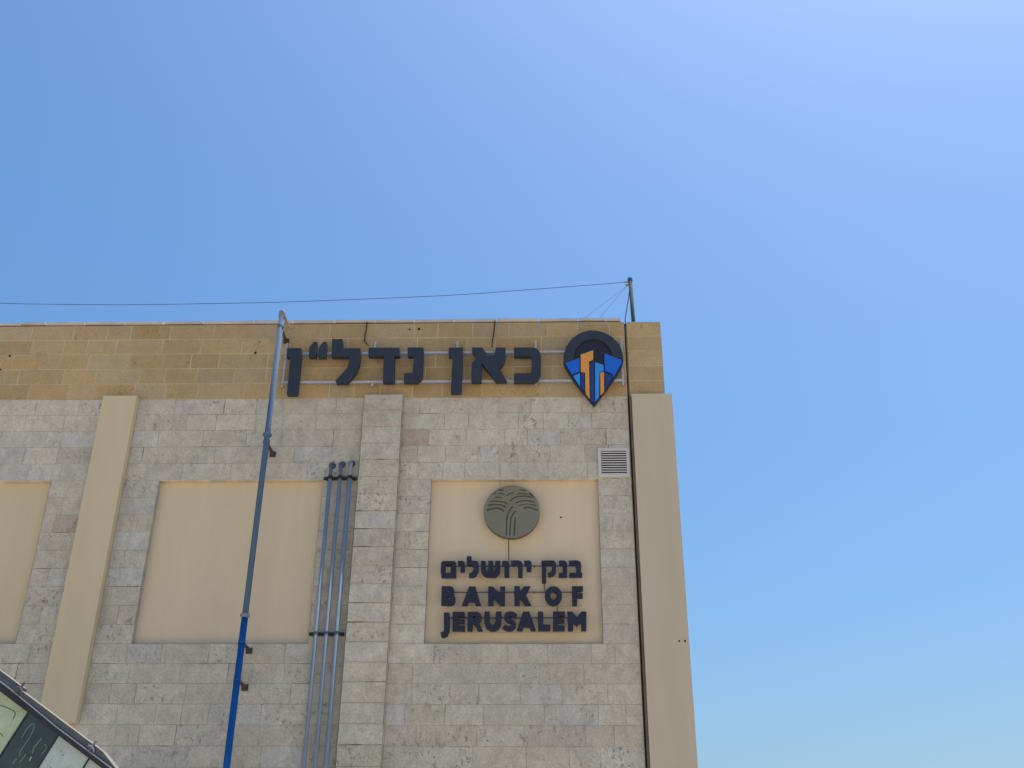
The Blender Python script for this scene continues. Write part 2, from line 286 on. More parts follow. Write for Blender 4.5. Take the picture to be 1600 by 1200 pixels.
JER = [[[(-1.327, 5.759), (-1.261, 5.758), (-1.251, 5.56), (-1.256, 5.494), (-1.278, 5.447), (-1.311, 5.428), (-1.351, 5.429), (-1.364, 5.494), (-1.332, 5.496),
   (-1.318, 5.524)]],
 [[(-1.207, 5.77), (-1.054, 5.769), (-1.05, 5.715), (-1.14, 5.716), (-1.138, 5.666), (-1.051, 5.666), (-1.05, 5.62), (-1.137, 5.62), (-1.138, 5.58), (-1.047, 5.58),
   (-1.043, 5.516), (-1.202, 5.516)]],
 [[(-1.003, 5.769), (-0.876, 5.769), (-0.84, 5.751), (-0.822, 5.706), (-0.826, 5.659), (-0.854, 5.624), (-0.802, 5.516), (-0.863, 5.516), (-0.907, 5.607),
   (-0.936, 5.607), (-0.941, 5.516), (-1.0, 5.516)],
  [(-0.936, 5.717), (-0.893, 5.717), (-0.89, 5.686), (-0.937, 5.686)]],
 [[(-0.774, 5.773), (-0.712, 5.773), (-0.708, 5.633), (-0.691, 5.6), (-0.662, 5.59), (-0.637, 5.6), (-0.621, 5.633), (-0.617, 5.773), (-0.552, 5.773), (-0.552, 5.611),
   (-0.578, 5.545), (-0.625, 5.517), (-0.661, 5.513), (-0.704, 5.52), (-0.748, 5.552), (-0.772, 5.611)]],
 [[(-0.341, 5.734), (-0.346, 5.739), (-0.35, 5.743), (-0.356, 5.749), (-0.363, 5.755), (-0.371, 5.762), (-0.381, 5.767), (-0.391, 5.771), (-0.401, 5.773),
   (-0.411, 5.775), (-0.421, 5.776), (-0.431, 5.776), (-0.441, 5.774), (-0.45, 5.772), (-0.46, 5.769), (-0.469, 5.764), (-0.478, 5.759), (-0.487, 5.752), (-0.495, 5.743),
   (-0.5, 5.732), (-0.503, 5.722), (-0.505, 5.711), (-0.505, 5.7), (-0.504, 5.689), (-0.5, 5.677), (-0.495, 5.666), (-0.488, 5.657), (-0.48, 5.65), (-0.473, 5.643),
   (-0.465, 5.637), (-0.457, 5.631), (-0.448, 5.626), (-0.438, 5.621), (-0.429, 5.618), (-0.423, 5.615), (-0.419, 5.613), (-0.417, 5.612), (-0.414, 5.609),
   (-0.412, 5.606), (-0.41, 5.603), (-0.409, 5.6), (-0.408, 5.597), (-0.408, 5.596), (-0.408, 5.594), (-0.409, 5.59), (-0.411, 5.586), (-0.413, 5.582), (-0.415, 5.578),
   (-0.416, 5.577), (-0.418, 5.576), (-0.422, 5.574), (-0.427, 5.572), (-0.432, 5.571), (-0.438, 5.57), (-0.443, 5.569), (-0.447, 5.569), (-0.451, 5.57), (-0.456, 5.571),
   (-0.46, 5.572), (-0.465, 5.574), (-0.469, 5.576), (-0.471, 5.577), (-0.474, 5.579), (-0.477, 5.582), (-0.481, 5.586), (-0.486, 5.59), (-0.49, 5.595), (-0.527, 5.554),
   (-0.523, 5.55), (-0.519, 5.546), (-0.514, 5.541), (-0.508, 5.536), (-0.501, 5.531), (-0.493, 5.526), (-0.485, 5.523), (-0.477, 5.52), (-0.469, 5.517), (-0.46, 5.515),
   (-0.45, 5.514), (-0.44, 5.514), (-0.43, 5.515), (-0.42, 5.516), (-0.41, 5.519), (-0.4, 5.523), (-0.39, 5.528), (-0.38, 5.535), (-0.372, 5.544), (-0.365, 5.553),
   (-0.36, 5.563), (-0.356, 5.574), (-0.354, 5.584), (-0.353, 5.596), (-0.354, 5.608), (-0.357, 5.618), (-0.361, 5.628), (-0.367, 5.637), (-0.373, 5.645),
   (-0.381, 5.654), (-0.39, 5.661), (-0.401, 5.666), (-0.41, 5.67), (-0.417, 5.673), (-0.423, 5.675), (-0.427, 5.678), (-0.432, 5.682), (-0.438, 5.686), (-0.443, 5.691),
   (-0.447, 5.694), (-0.449, 5.697), (-0.45, 5.698), (-0.45, 5.7), (-0.45, 5.702), (-0.45, 5.705), (-0.45, 5.708), (-0.449, 5.71), (-0.449, 5.711), (-0.449, 5.711),
   (-0.447, 5.713), (-0.443, 5.715), (-0.439, 5.717), (-0.435, 5.718), (-0.431, 5.719), (-0.427, 5.72), (-0.422, 5.72), (-0.417, 5.719), (-0.411, 5.718), (-0.407, 5.717),
   (-0.403, 5.716), (-0.401, 5.715), (-0.398, 5.712), (-0.394, 5.709), (-0.389, 5.704), (-0.384, 5.698), (-0.378, 5.693)]],
 [[(-0.247, 5.772), (-0.171, 5.772), (-0.085, 5.519), (-0.146, 5.519), (-0.162, 5.57), (-0.254, 5.57), (-0.268, 5.519), (-0.333, 5.519)],
  [(-0.207, 5.69), (-0.187, 5.636), (-0.225, 5.636)]],
 [[(-0.047, 5.772), (0.018, 5.772), (0.017, 5.594), (0.114, 5.594), (0.111, 5.519), (-0.045, 5.519)]],
 [[(0.159, 5.772), (0.311, 5.772), (0.31, 5.719), (0.224, 5.719), (0.223, 5.67), (0.302, 5.67), (0.302, 5.626), (0.222, 5.626), (0.222, 5.583), (0.308, 5.582),
   (0.307, 5.519), (0.156, 5.519)]],
 [[(0.355, 5.772), (0.413, 5.772), (0.478, 5.694), (0.547, 5.772), (0.605, 5.772), (0.597, 5.519), (0.537, 5.519), (0.536, 5.639), (0.477, 5.579), (0.427, 5.643),
   (0.419, 5.519), (0.358, 5.519)]]]
PIN = {'back': [(0.362, 9.552), (0.357, 9.596), (0.356, 9.64), (0.358, 9.684), (0.364, 9.728), (0.374, 9.772), (0.386, 9.814), (0.402, 9.855), (0.421, 9.895), (0.443, 9.932),
          (0.468, 9.968), (0.495, 10.001), (0.525, 10.031), (0.558, 10.058), (0.592, 10.082), (0.628, 10.103), (0.665, 10.12), (0.703, 10.133), (0.743, 10.143),
          (0.782, 10.148), (0.822, 10.15), (0.862, 10.148), (0.902, 10.141), (0.94, 10.131), (0.978, 10.117), (1.014, 10.1), (1.049, 10.078), (1.081, 10.054),
          (1.112, 10.026), (1.14, 9.995), (1.166, 9.962), (1.189, 9.926), (1.208, 9.888), (1.225, 9.848), (1.239, 9.807), (1.249, 9.764), (1.256, 9.721), (1.259, 9.677),
          (1.259, 9.633), (1.255, 9.589), (1.248, 9.545), (1.245, 9.543), (1.232, 9.516), (1.22, 9.49), (1.207, 9.463), (1.193, 9.435), (1.177, 9.406), (1.162, 9.379),
          (1.148, 9.354), (1.131, 9.327), (1.108, 9.292), (1.075, 9.243), (1.031, 9.179), (0.976, 9.101), (0.916, 9.016), (0.855, 8.929), (0.797, 8.847), (0.74, 8.929),
          (0.68, 9.014), (0.621, 9.098), (0.568, 9.176), (0.525, 9.241), (0.494, 9.29), (0.473, 9.327), (0.459, 9.357), (0.446, 9.383), (0.432, 9.412), (0.417, 9.442),
          (0.403, 9.469), (0.39, 9.496), (0.377, 9.523)],
 'blue': [[(0.38, 9.561), (0.599, 9.649), (0.594, 9.418), (0.479, 9.364)],
          [(0.976, 9.723), (1.232, 9.615), (1.225, 9.543), (1.091, 9.307), (1.082, 9.37), (0.973, 9.426)]],
 'navy': [[(0.757, 9.549), (0.785, 9.58), (0.819, 9.585), (0.801, 8.87), (0.741, 8.952)], [(0.611, 9.392), (0.667, 9.386), (0.664, 9.077), (0.606, 9.15)],
          [(0.974, 9.396), (1.072, 9.347), (1.078, 9.296), (0.964, 9.102)]],
 'orange': [[(0.616, 9.705), (0.808, 9.78), (0.804, 9.62), (0.737, 9.588), (0.741, 9.526), (0.732, 8.954), (0.673, 9.054), (0.676, 9.396), (0.612, 9.413)],
            [(0.902, 9.391), (0.96, 9.401), (0.951, 9.072), (0.895, 9.016)]],
 'ring': [(0.363, 9.571), (0.361, 9.619), (0.364, 9.667), (0.37, 9.715), (0.381, 9.762), (0.396, 9.808), (0.414, 9.852), (0.437, 9.894), (0.463, 9.934), (0.492, 9.971),
          (0.524, 10.004), (0.559, 10.034), (0.596, 10.06), (0.635, 10.082), (0.676, 10.1), (0.718, 10.113), (0.761, 10.121), (0.805, 10.125), (0.848, 10.124),
          (0.891, 10.118), (0.933, 10.108), (0.974, 10.093), (1.014, 10.073), (1.051, 10.049), (1.086, 10.022), (1.118, 9.99), (1.148, 9.955), (1.174, 9.917),
          (1.196, 9.876), (1.215, 9.833), (1.23, 9.789), (1.241, 9.742), (1.248, 9.695), (1.251, 9.647), (1.249, 9.599), (1.235, 9.63), (1.102, 9.677), (1.095, 9.688),
          (1.091, 9.723), (1.082, 9.758), (1.07, 9.791), (1.055, 9.823), (1.037, 9.852), (1.016, 9.879), (0.992, 9.903), (0.966, 9.924), (0.939, 9.942), (0.909, 9.956),
          (0.878, 9.966), (0.846, 9.973), (0.814, 9.975), (0.781, 9.973), (0.749, 9.967), (0.718, 9.958), (0.687, 9.944), (0.658, 9.927), (0.631, 9.906), (0.606, 9.883),
          (0.583, 9.856), (0.564, 9.827), (0.547, 9.796), (0.533, 9.762), (0.523, 9.728), (0.516, 9.693), (0.511, 9.65), (0.51, 9.622), (0.38, 9.568)],
 'sky': [[(0.499, 9.34), (0.599, 9.387), (0.594, 9.157)], [(0.83, 9.571), (0.958, 9.522), (0.954, 9.418), (0.892, 9.399), (0.875, 8.996), (0.813, 8.903)]]}
GROOVES = [[(-0.481, 6.873), (-0.481, 6.903), (-0.48, 6.933), (-0.479, 6.962), (-0.479, 6.992), (-0.478, 7.02), (-0.478, 7.048), (-0.477, 7.075), (-0.477, 7.101), (-0.476, 7.125),
  (-0.473, 7.148), (-0.469, 7.168), (-0.464, 7.187), (-0.459, 7.205), (-0.452, 7.221), (-0.444, 7.237), (-0.436, 7.252), (-0.426, 7.265), (-0.416, 7.278),
  (-0.404, 7.291), (-0.393, 7.305), (-0.41, 7.32), (-0.42, 7.306), (-0.431, 7.293), (-0.443, 7.279), (-0.453, 7.264), (-0.463, 7.248), (-0.471, 7.231), (-0.478, 7.213),
  (-0.484, 7.194), (-0.49, 7.174), (-0.494, 7.151), (-0.497, 7.127), (-0.498, 7.102), (-0.498, 7.075), (-0.498, 7.048), (-0.499, 7.021), (-0.5, 6.992), (-0.5, 6.963),
  (-0.501, 6.933), (-0.501, 6.904), (-0.502, 6.874)],
 [(-0.429, 6.871), (-0.429, 6.897), (-0.428, 6.924), (-0.427, 6.95), (-0.427, 6.976), (-0.426, 7.001), (-0.425, 7.027), (-0.424, 7.052), (-0.423, 7.077), (-0.421, 7.099),
  (-0.418, 7.119), (-0.414, 7.137), (-0.41, 7.152), (-0.404, 7.166), (-0.398, 7.178), (-0.392, 7.19), (-0.385, 7.2), (-0.377, 7.208), (-0.369, 7.216), (-0.359, 7.225),
  (-0.35, 7.234), (-0.364, 7.25), (-0.373, 7.242), (-0.382, 7.233), (-0.392, 7.224), (-0.401, 7.214), (-0.41, 7.202), (-0.417, 7.189), (-0.423, 7.175), (-0.429, 7.16),
  (-0.434, 7.143), (-0.439, 7.124), (-0.442, 7.102), (-0.443, 7.078), (-0.445, 7.053), (-0.446, 7.028), (-0.447, 7.002), (-0.448, 6.977), (-0.448, 6.951),
  (-0.449, 6.924), (-0.449, 6.898), (-0.45, 6.872)],
 [(-0.371, 6.871), (-0.37, 6.897), (-0.369, 6.922), (-0.367, 6.948), (-0.366, 6.974), (-0.365, 7.001), (-0.363, 7.029), (-0.362, 7.057), (-0.36, 7.086), (-0.358, 7.115),
  (-0.357, 7.144), (-0.378, 7.145), (-0.379, 7.116), (-0.381, 7.087), (-0.383, 7.058), (-0.384, 7.03), (-0.386, 7.002), (-0.387, 6.975), (-0.388, 6.949), (-0.389, 6.923),
  (-0.391, 6.898), (-0.392, 6.872)],
 [(-0.77, 7.241), (-0.746, 7.248), (-0.721, 7.255), (-0.696, 7.262), (-0.674, 7.268), (-0.654, 7.271), (-0.638, 7.272), (-0.625, 7.272), (-0.613, 7.269), (-0.601, 7.266),
  (-0.59, 7.262), (-0.579, 7.258), (-0.568, 7.252), (-0.557, 7.244), (-0.546, 7.236), (-0.535, 7.229), (-0.521, 7.253), (-0.532, 7.26), (-0.543, 7.268), (-0.555, 7.276),
  (-0.568, 7.283), (-0.581, 7.289), (-0.594, 7.293), (-0.608, 7.297), (-0.622, 7.299), (-0.639, 7.3), (-0.657, 7.299), (-0.679, 7.295), (-0.703, 7.29), (-0.728, 7.282),
  (-0.753, 7.275), (-0.777, 7.268)],
 [(-0.751, 7.318), (-0.735, 7.32), (-0.72, 7.323), (-0.704, 7.326), (-0.689, 7.328), (-0.673, 7.329), (-0.657, 7.33), (-0.639, 7.33), (-0.622, 7.329), (-0.605, 7.328),
  (-0.589, 7.325), (-0.573, 7.32), (-0.558, 7.313), (-0.543, 7.306), (-0.527, 7.298), (-0.511, 7.29), (-0.502, 7.313), (-0.518, 7.32), (-0.533, 7.328), (-0.549, 7.336),
  (-0.566, 7.343), (-0.584, 7.348), (-0.602, 7.352), (-0.621, 7.354), (-0.639, 7.354), (-0.657, 7.354), (-0.675, 7.354), (-0.692, 7.352), (-0.708, 7.35), (-0.724, 7.347),
  (-0.74, 7.344), (-0.755, 7.342)],
 [(-0.734, 7.377), (-0.717, 7.379), (-0.7, 7.38), (-0.683, 7.381), (-0.666, 7.382), (-0.648, 7.382), (-0.63, 7.381), (-0.61, 7.38), (-0.59, 7.378), (-0.571, 7.376),
  (-0.554, 7.372), (-0.538, 7.367), (-0.522, 7.361), (-0.507, 7.354), (-0.492, 7.347), (-0.476, 7.34), (-0.468, 7.361), (-0.484, 7.367), (-0.499, 7.375), (-0.515, 7.382),
  (-0.531, 7.389), (-0.549, 7.394), (-0.568, 7.398), (-0.589, 7.401), (-0.609, 7.403), (-0.629, 7.404), (-0.648, 7.404), (-0.667, 7.404), (-0.684, 7.404),
  (-0.702, 7.402), (-0.719, 7.401), (-0.736, 7.4)],
 [(-0.665, 7.436), (-0.654, 7.438), (-0.643, 7.441), (-0.633, 7.443), (-0.623, 7.445), (-0.614, 7.445), (-0.606, 7.444), (-0.597, 7.441), (-0.587, 7.438),
  (-0.578, 7.434), (-0.568, 7.431), (-0.563, 7.449), (-0.572, 7.452), (-0.582, 7.456), (-0.592, 7.459), (-0.602, 7.462), (-0.614, 7.464), (-0.625, 7.463),
  (-0.637, 7.462), (-0.648, 7.459), (-0.658, 7.457), (-0.669, 7.454)],
 [(-0.619, 7.503), (-0.609, 7.503), (-0.599, 7.504), (-0.589, 7.504), (-0.581, 7.504), (-0.572, 7.503), (-0.564, 7.5), (-0.556, 7.495), (-0.548, 7.49), (-0.539, 7.485),
  (-0.53, 7.48), (-0.522, 7.494), (-0.531, 7.5), (-0.54, 7.505), (-0.549, 7.511), (-0.558, 7.516), (-0.569, 7.519), (-0.579, 7.521), (-0.59, 7.521), (-0.6, 7.521),
  (-0.61, 7.52), (-0.62, 7.52)],
 [(-0.49, 7.468), (-0.481, 7.474), (-0.471, 7.481), (-0.462, 7.487), (-0.452, 7.494), (-0.443, 7.499), (-0.433, 7.504), (-0.423, 7.508), (-0.412, 7.512), (-0.402, 7.516),
  (-0.391, 7.52), (-0.397, 7.538), (-0.408, 7.534), (-0.418, 7.53), (-0.429, 7.526), (-0.44, 7.521), (-0.451, 7.516), (-0.461, 7.51), (-0.471, 7.504), (-0.481, 7.497),
  (-0.49, 7.49), (-0.5, 7.484)],
 [(-0.44, 7.384), (-0.43, 7.393), (-0.42, 7.402), (-0.41, 7.41), (-0.4, 7.418), (-0.389, 7.425), (-0.376, 7.432), (-0.362, 7.438), (-0.346, 7.444), (-0.33, 7.449),
  (-0.313, 7.452), (-0.294, 7.455), (-0.273, 7.457), (-0.251, 7.458), (-0.23, 7.458), (-0.21, 7.457), (-0.191, 7.453), (-0.172, 7.448), (-0.153, 7.441), (-0.134, 7.435),
  (-0.115, 7.428), (-0.109, 7.448), (-0.128, 7.454), (-0.147, 7.461), (-0.166, 7.468), (-0.187, 7.473), (-0.207, 7.477), (-0.229, 7.479), (-0.252, 7.479),
  (-0.274, 7.478), (-0.296, 7.476), (-0.316, 7.473), (-0.335, 7.469), (-0.352, 7.464), (-0.368, 7.458), (-0.384, 7.451), (-0.398, 7.444), (-0.411, 7.436),
  (-0.422, 7.427), (-0.433, 7.418), (-0.442, 7.409), (-0.452, 7.4)],
 [(-0.355, 7.355), (-0.341, 7.361), (-0.328, 7.367), (-0.314, 7.373), (-0.301, 7.378), (-0.286, 7.383), (-0.269, 7.386), (-0.25, 7.388), (-0.231, 7.39), (-0.211, 7.391),
  (-0.192, 7.39), (-0.172, 7.386), (-0.151, 7.382), (-0.13, 7.375), (-0.109, 7.369), (-0.088, 7.363), (-0.083, 7.381), (-0.104, 7.387), (-0.126, 7.394), (-0.147, 7.4),
  (-0.169, 7.405), (-0.19, 7.408), (-0.211, 7.409), (-0.232, 7.409), (-0.252, 7.407), (-0.272, 7.404), (-0.29, 7.401), (-0.306, 7.397), (-0.321, 7.391), (-0.335, 7.385),
  (-0.348, 7.378), (-0.361, 7.373)],
 [(-0.308, 7.319), (-0.295, 7.322), (-0.282, 7.326), (-0.27, 7.33), (-0.257, 7.333), (-0.243, 7.335), (-0.227, 7.337), (-0.21, 7.338), (-0.192, 7.339), (-0.174, 7.339),
  (-0.157, 7.337), (-0.14, 7.333), (-0.123, 7.329), (-0.105, 7.323), (-0.088, 7.316), (-0.07, 7.311), (-0.066, 7.325), (-0.084, 7.331), (-0.101, 7.337), (-0.119, 7.343),
  (-0.137, 7.348), (-0.155, 7.352), (-0.173, 7.354), (-0.192, 7.354), (-0.21, 7.353), (-0.228, 7.352), (-0.245, 7.35), (-0.26, 7.348), (-0.273, 7.344), (-0.286, 7.341),
  (-0.299, 7.337), (-0.311, 7.333)],
 [(-0.348, 7.489), (-0.336, 7.493), (-0.324, 7.497), (-0.313, 7.501), (-0.302, 7.504), (-0.288, 7.505), (-0.272, 7.504), (-0.253, 7.5), (-0.233, 7.495), (-0.212, 7.49),
  (-0.192, 7.486), (-0.19, 7.501), (-0.209, 7.505), (-0.23, 7.51), (-0.25, 7.515), (-0.27, 7.519), (-0.288, 7.52), (-0.304, 7.519), (-0.317, 7.516), (-0.329, 7.511),
  (-0.34, 7.507), (-0.352, 7.503)],
 [(-0.25, 7.276), (-0.238, 7.279), (-0.226, 7.281), (-0.214, 7.284), (-0.203, 7.285), (-0.191, 7.285), (-0.179, 7.284), (-0.165, 7.283), (-0.152, 7.28), (-0.138, 7.276),
  (-0.125, 7.272), (-0.112, 7.267), (-0.098, 7.26), (-0.085, 7.253), (-0.071, 7.245), (-0.058, 7.238), (-0.048, 7.259), (-0.061, 7.267), (-0.075, 7.274), (-0.088, 7.282),
  (-0.103, 7.289), (-0.117, 7.295), (-0.132, 7.3), (-0.147, 7.304), (-0.162, 7.307), (-0.176, 7.309), (-0.191, 7.31), (-0.205, 7.309), (-0.218, 7.308), (-0.23, 7.305),
  (-0.242, 7.303), (-0.254, 7.3)],
 [(-0.613, 7.545), (-0.604, 7.547), (-0.596, 7.549), (-0.587, 7.551), (-0.578, 7.553), (-0.569, 7.554), (-0.559, 7.555), (-0.549, 7.556), (-0.539, 7.556),
  (-0.541, 7.577), (-0.551, 7.576), (-0.561, 7.576), (-0.571, 7.575), (-0.581, 7.574), (-0.591, 7.572), (-0.6, 7.57), (-0.609, 7.568), (-0.617, 7.566)],
 [(-0.298, 7.555), (-0.287, 7.554), (-0.275, 7.553), (-0.264, 7.551), (-0.254, 7.55), (-0.245, 7.548), (-0.237, 7.545), (-0.229, 7.543), (-0.22, 7.54), (-0.215, 7.56),
  (-0.223, 7.563), (-0.232, 7.565), (-0.241, 7.568), (-0.251, 7.57), (-0.262, 7.572), (-0.273, 7.573), (-0.285, 7.575), (-0.296, 7.576)],
 [(-0.177, 7.507), (-0.168, 7.498), (-0.159, 7.49), (-0.15, 7.481), (-0.142, 7.473), (-0.135, 7.463), (-0.127, 7.453), (-0.12, 7.442), (-0.112, 7.431), (-0.094, 7.446),
  (-0.101, 7.456), (-0.109, 7.467), (-0.117, 7.478), (-0.125, 7.489), (-0.134, 7.499), (-0.143, 7.508), (-0.152, 7.516), (-0.161, 7.525)],
 [(-0.683, 7.489), (-0.677, 7.493), (-0.671, 7.497), (-0.665, 7.501), (-0.66, 7.505), (-0.654, 7.508), (-0.648, 7.511), (-0.642, 7.514), (-0.637, 7.517), (-0.643, 7.53),
  (-0.649, 7.527), (-0.655, 7.524), (-0.661, 7.521), (-0.667, 7.518), (-0.673, 7.514), (-0.679, 7.51), (-0.685, 7.506), (-0.691, 7.502)]]

# ------------------------------------------------------------------ ground
def paving():
    m = bpy.data.materials.new('plaza_paving'); m.use_nodes = True; N = m.node_tree.nodes; L = m.node_tree.links
    b = N['Principled BSDF']; b.inputs['Roughness'].default_value = .9
    geo = N.new('ShaderNodeNewGeometry'); br = N.new('ShaderNodeTexBrick'); L.new(geo.outputs['Position'], br.inputs['Vector'])
    br.inputs['Scale'].default_value = 2.5; br.inputs['Mortar Size'].default_value = .012
    br.inputs['Color1'].default_value = (.56, .465, .335, 1); br.inputs['Color2'].default_value = (.51, .42, .31, 1); br.inputs['Mortar'].default_value = (.22, .20, .17, 1)
    L.new(br.outputs[0], b.inputs['Base Color']); return m
g = MB(); g.face([(-700, -700, 0), (700, -700, 0), (700, 700, 0), (-700, 700, 0)])
tag(g.build('ground', paving()), kind='structure')

# ------------------------------------------------------------------ building
ZB, HC, HB, ZT = 9.09, .267, .261, 10.395       # band bottom, course heights, band top
XL, XJ0, XJ1, XR = -13.0, 1.312, 1.352, 1.877     # wall end, joint, right corner
Y_BACK = 11.0
bld = empty('stone_building', (-5, 5, 0), 'stone clad building with a yellowish top band, plaster panels and pilasters', 'building')
rnd = random.Random(11)
PANELS = [(-9.59, -7.18), (-5.58, -3.17), (-1.59, .826)]
PZ0, PZ1 = ZB-14*HC, ZB-5*HC
def tone_low():
    k = rnd.uniform(.935, 1.055); t = rnd.random()
    c = (.512, .485, .408)
    if t < .14: c = (.50, .455, .388)      # pinkish
    elif t < .34: c = (.51, .475, .388)    # warm
    elif t < .42: c = (.475, .447, .38)
    elif t < .54: c = (.495, .48, .425)   # bluish grey
    elif t < .549: c = (.45, .385, .315); k = rnd.uniform(.9, 1)
    return (c[0]*k, c[1]*k, c[2]*k, rnd.choice([.05, .1, .2, .4, .6, .8]))
def tone_band():
    k = rnd.uniform(.90, 1.07); t = rnd.random(); c = (.43, .318, .168)
    if t < .3: c = (.43, .328, .182)
    elif t < .45: c = (.425, .33, .20)
    elif t < .6: c = (.435, .31, .155)
    return (c[0]*k, c[1]*k, c[2]*k, rnd.choice([.0, .1, .25, .5]))
def block(mb, mp, u0, u1, z0, z1, gap, depth, tone, edge=.003, jit=.003):
    d = rnd.uniform(-jit, jit); h = gap/2; j = lambda: rnd.uniform(-.0015, .0015)
    a = [(u0+h+j(), z0+h+j()), (u1-h+j(), z0+h+j()), (u1-h+j(), z1-h+j()), (u0+h+j(), z1-h+j())]
    c = [(a[0][0]+edge, a[0][1]+edge), (a[1][0]-edge, a[1][1]+edge), (a[2][0]-edge, a[2][1]-edge), (a[3][0]+edge, a[3][1]-edge)]
    tl = [rnd.uniform(-.0012, .0012) for _ in range(4)]
    fr = [mp(p[0], p[1], d+tl[i]) for i, p in enumerate(c)]; md = [mp(p[0], p[1], d-edge*.8) for p in a]; bk = [mp(p[0], p[1], -depth) for p in a]
    mb.face(fr, 0, tone)
    for i in range(4):
        k = (i+1) % 4
        mb.face([md[i], md[k], fr[k], fr[i]], 0, tone); mb.face([bk[i], bk[k], md[k], md[i]], 0, tone)
def courses(mb, mp, u0, u1, zt, h, n, lens, gap, depth, tonef, opens=(), edge=.003, jit=.003):
    for i in range(n):
        z1 = zt-i*h; z0 = z1-h; zm = (z0+z1)/2
        iv = [(u0, u1)]
        for (a, b, c, d) in opens:
            if c < zm < d:
                nv = []
                for (p, q) in iv:
                    if b <= p or a >= q: nv.append((p, q)); continue
                    if a > p: nv.append((p, a))
                    if b < q: nv.append((b, q))
                iv = nv
        for (p, q) in iv:
            u = p
            first = True
            while u < q-1e-4:
                l = rnd.uniform(*lens)*(rnd.uniform(.45, 1) if first else 1); first = False
                if q-(u+l) < lens[0]*.6: l = q-u if q-u < lens[1]*1.25 else (q-u)/2
                e = min(u+l, q); block(mb, mp, u, e, z0, z1, gap, depth, tonef(), edge, jit); u = e
front = lambda u, z, d: (u, -d, z)
side = lambda u, z, d: (XR+d, u, z)
PIL = [(-6.61, -6.096, 4.284, ZB), (-2.645, -2.058, 0, ZB)]
OPEN = [(a, b, PZ0, PZ1) for a, b in PANELS] + PIL
w = MB()
courses(w, front, XL, XJ0, ZB, HC, 34, (.30, .80), .006, .0059, tone_low, OPEN)
courses(w, side, .42, Y_BACK, ZB, HC, 34, (.35, .85), .006, .0059, tone_low)
# mortar bed behind the blocks, tiled round the openings, and the reveals of the recesses
YM = .0062
def bed(x0, x1, z0, z1): w.face([(x0, YM, z0), (x1, YM, z0), (x1, YM, z1), (x0, YM, z1)], 1)
edges = [XL] + [e for p in PANELS for e in p] + [XJ0]
bed(XL, XJ0, 0, PZ0); bed(XL, XJ0, PZ1, ZB)
for i in range(0, len(edges), 2): bed(edges[i], edges[i+1], PZ0, PZ1)
PD = .085
for a, b in PANELS:
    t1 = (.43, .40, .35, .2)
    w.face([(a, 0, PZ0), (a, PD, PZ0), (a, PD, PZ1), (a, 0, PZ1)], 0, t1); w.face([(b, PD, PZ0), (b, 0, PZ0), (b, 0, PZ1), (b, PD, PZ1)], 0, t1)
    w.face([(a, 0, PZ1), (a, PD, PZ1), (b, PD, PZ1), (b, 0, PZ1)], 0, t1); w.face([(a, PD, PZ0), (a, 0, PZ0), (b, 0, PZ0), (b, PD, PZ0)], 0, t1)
w.face([(XR-YM, .42, 0), (XR-YM, Y_BACK, 0), (XR-YM, Y_BACK, ZB), (XR-YM, .42, ZB)], 1)
w.face([(XL, Y_BACK, 0), (XL, 0, 0), (XL, 0, ZB), (XL, Y_BACK, ZB)], 1); w.face([(XR, Y_BACK, 0), (XL, Y_BACK, 0), (XL, Y_BACK, ZB), (XR, Y_BACK, ZB)], 1)
w.build('wall', [M_stone, M_mortar], bld, attr=True)
for a, b in PANELS:
    p = MB(); p.face([(a-.02, PD-.002, PZ0-.02), (b+.02, PD-.002, PZ0-.02), (b+.02, PD-.002, PZ1+.02), (a-.02, PD-.002, PZ1+.02)])
    p.build('plaster_panel', M_stucco if a > -9 else M_stucco2, bld)
    p = MB(); p.box(a+.003, b-.003, -.003, PD-.01, PZ1-.010, PZ1+.004); p.build('sealant_bead', M_bead, bld, bevel=.003)
# yellow band
b_ = MB()
courses(b_, front, XL, XJ0, ZT, HB, 5, (.36, .78), .015, .006, tone_band, (), .0015, .0008)
courses(b_, front, XJ1, XR, ZT, HB, 5, (.5, .6), .015, .006, tone_band, (), .0015, .0008)
courses(b_, side, .01, Y_BACK, ZT, HB, 5, (.36, .78), .015, .006, tone_band, (), .0015, .0008)
for x0, x1 in ((XL, XJ0), (XJ1, XR-.004)): b_.face([(x0, .0019, ZB), (x1, .0019, ZB), (x1, .0019, ZT), (x0, .0019, ZT)], 1)
b_.face([(XR-.0019, .004, ZB), (XR-.0019, Y_BACK, ZB), (XR-.0019, Y_BACK, ZT), (XR-.0019, .004, ZT)], 1)
b_.face([(XL, Y_BACK, ZB), (XL, 0, ZB), (XL, 0, ZT), (XL, Y_BACK, ZT)], 1); b_.face([(XR, Y_BACK, ZB), (XL, Y_BACK, ZB), (XL, Y_BACK, ZT), (XR, Y_BACK, ZT)], 1)
b_.face([(XL, .30, ZB), (XL, .30, ZT), (XR-.3, .30, ZT), (XR-.3, .30, ZB)], 1)
b_.face([(XJ0, .05, ZT-.016), (XR, .05, ZT-.016), (XR, Y_BACK, ZT-.016), (XJ0, Y_BACK, ZT-.016)], 1)
b_.build('parapet_band', [M_band, M_mband], bld, attr=True)
rf = MB(); rf.box(XL+.05, XR-.05, .32, Y_BACK-.05, 9.2, 9.7, skip='d'); rf.build('roof', M_roof, bld)
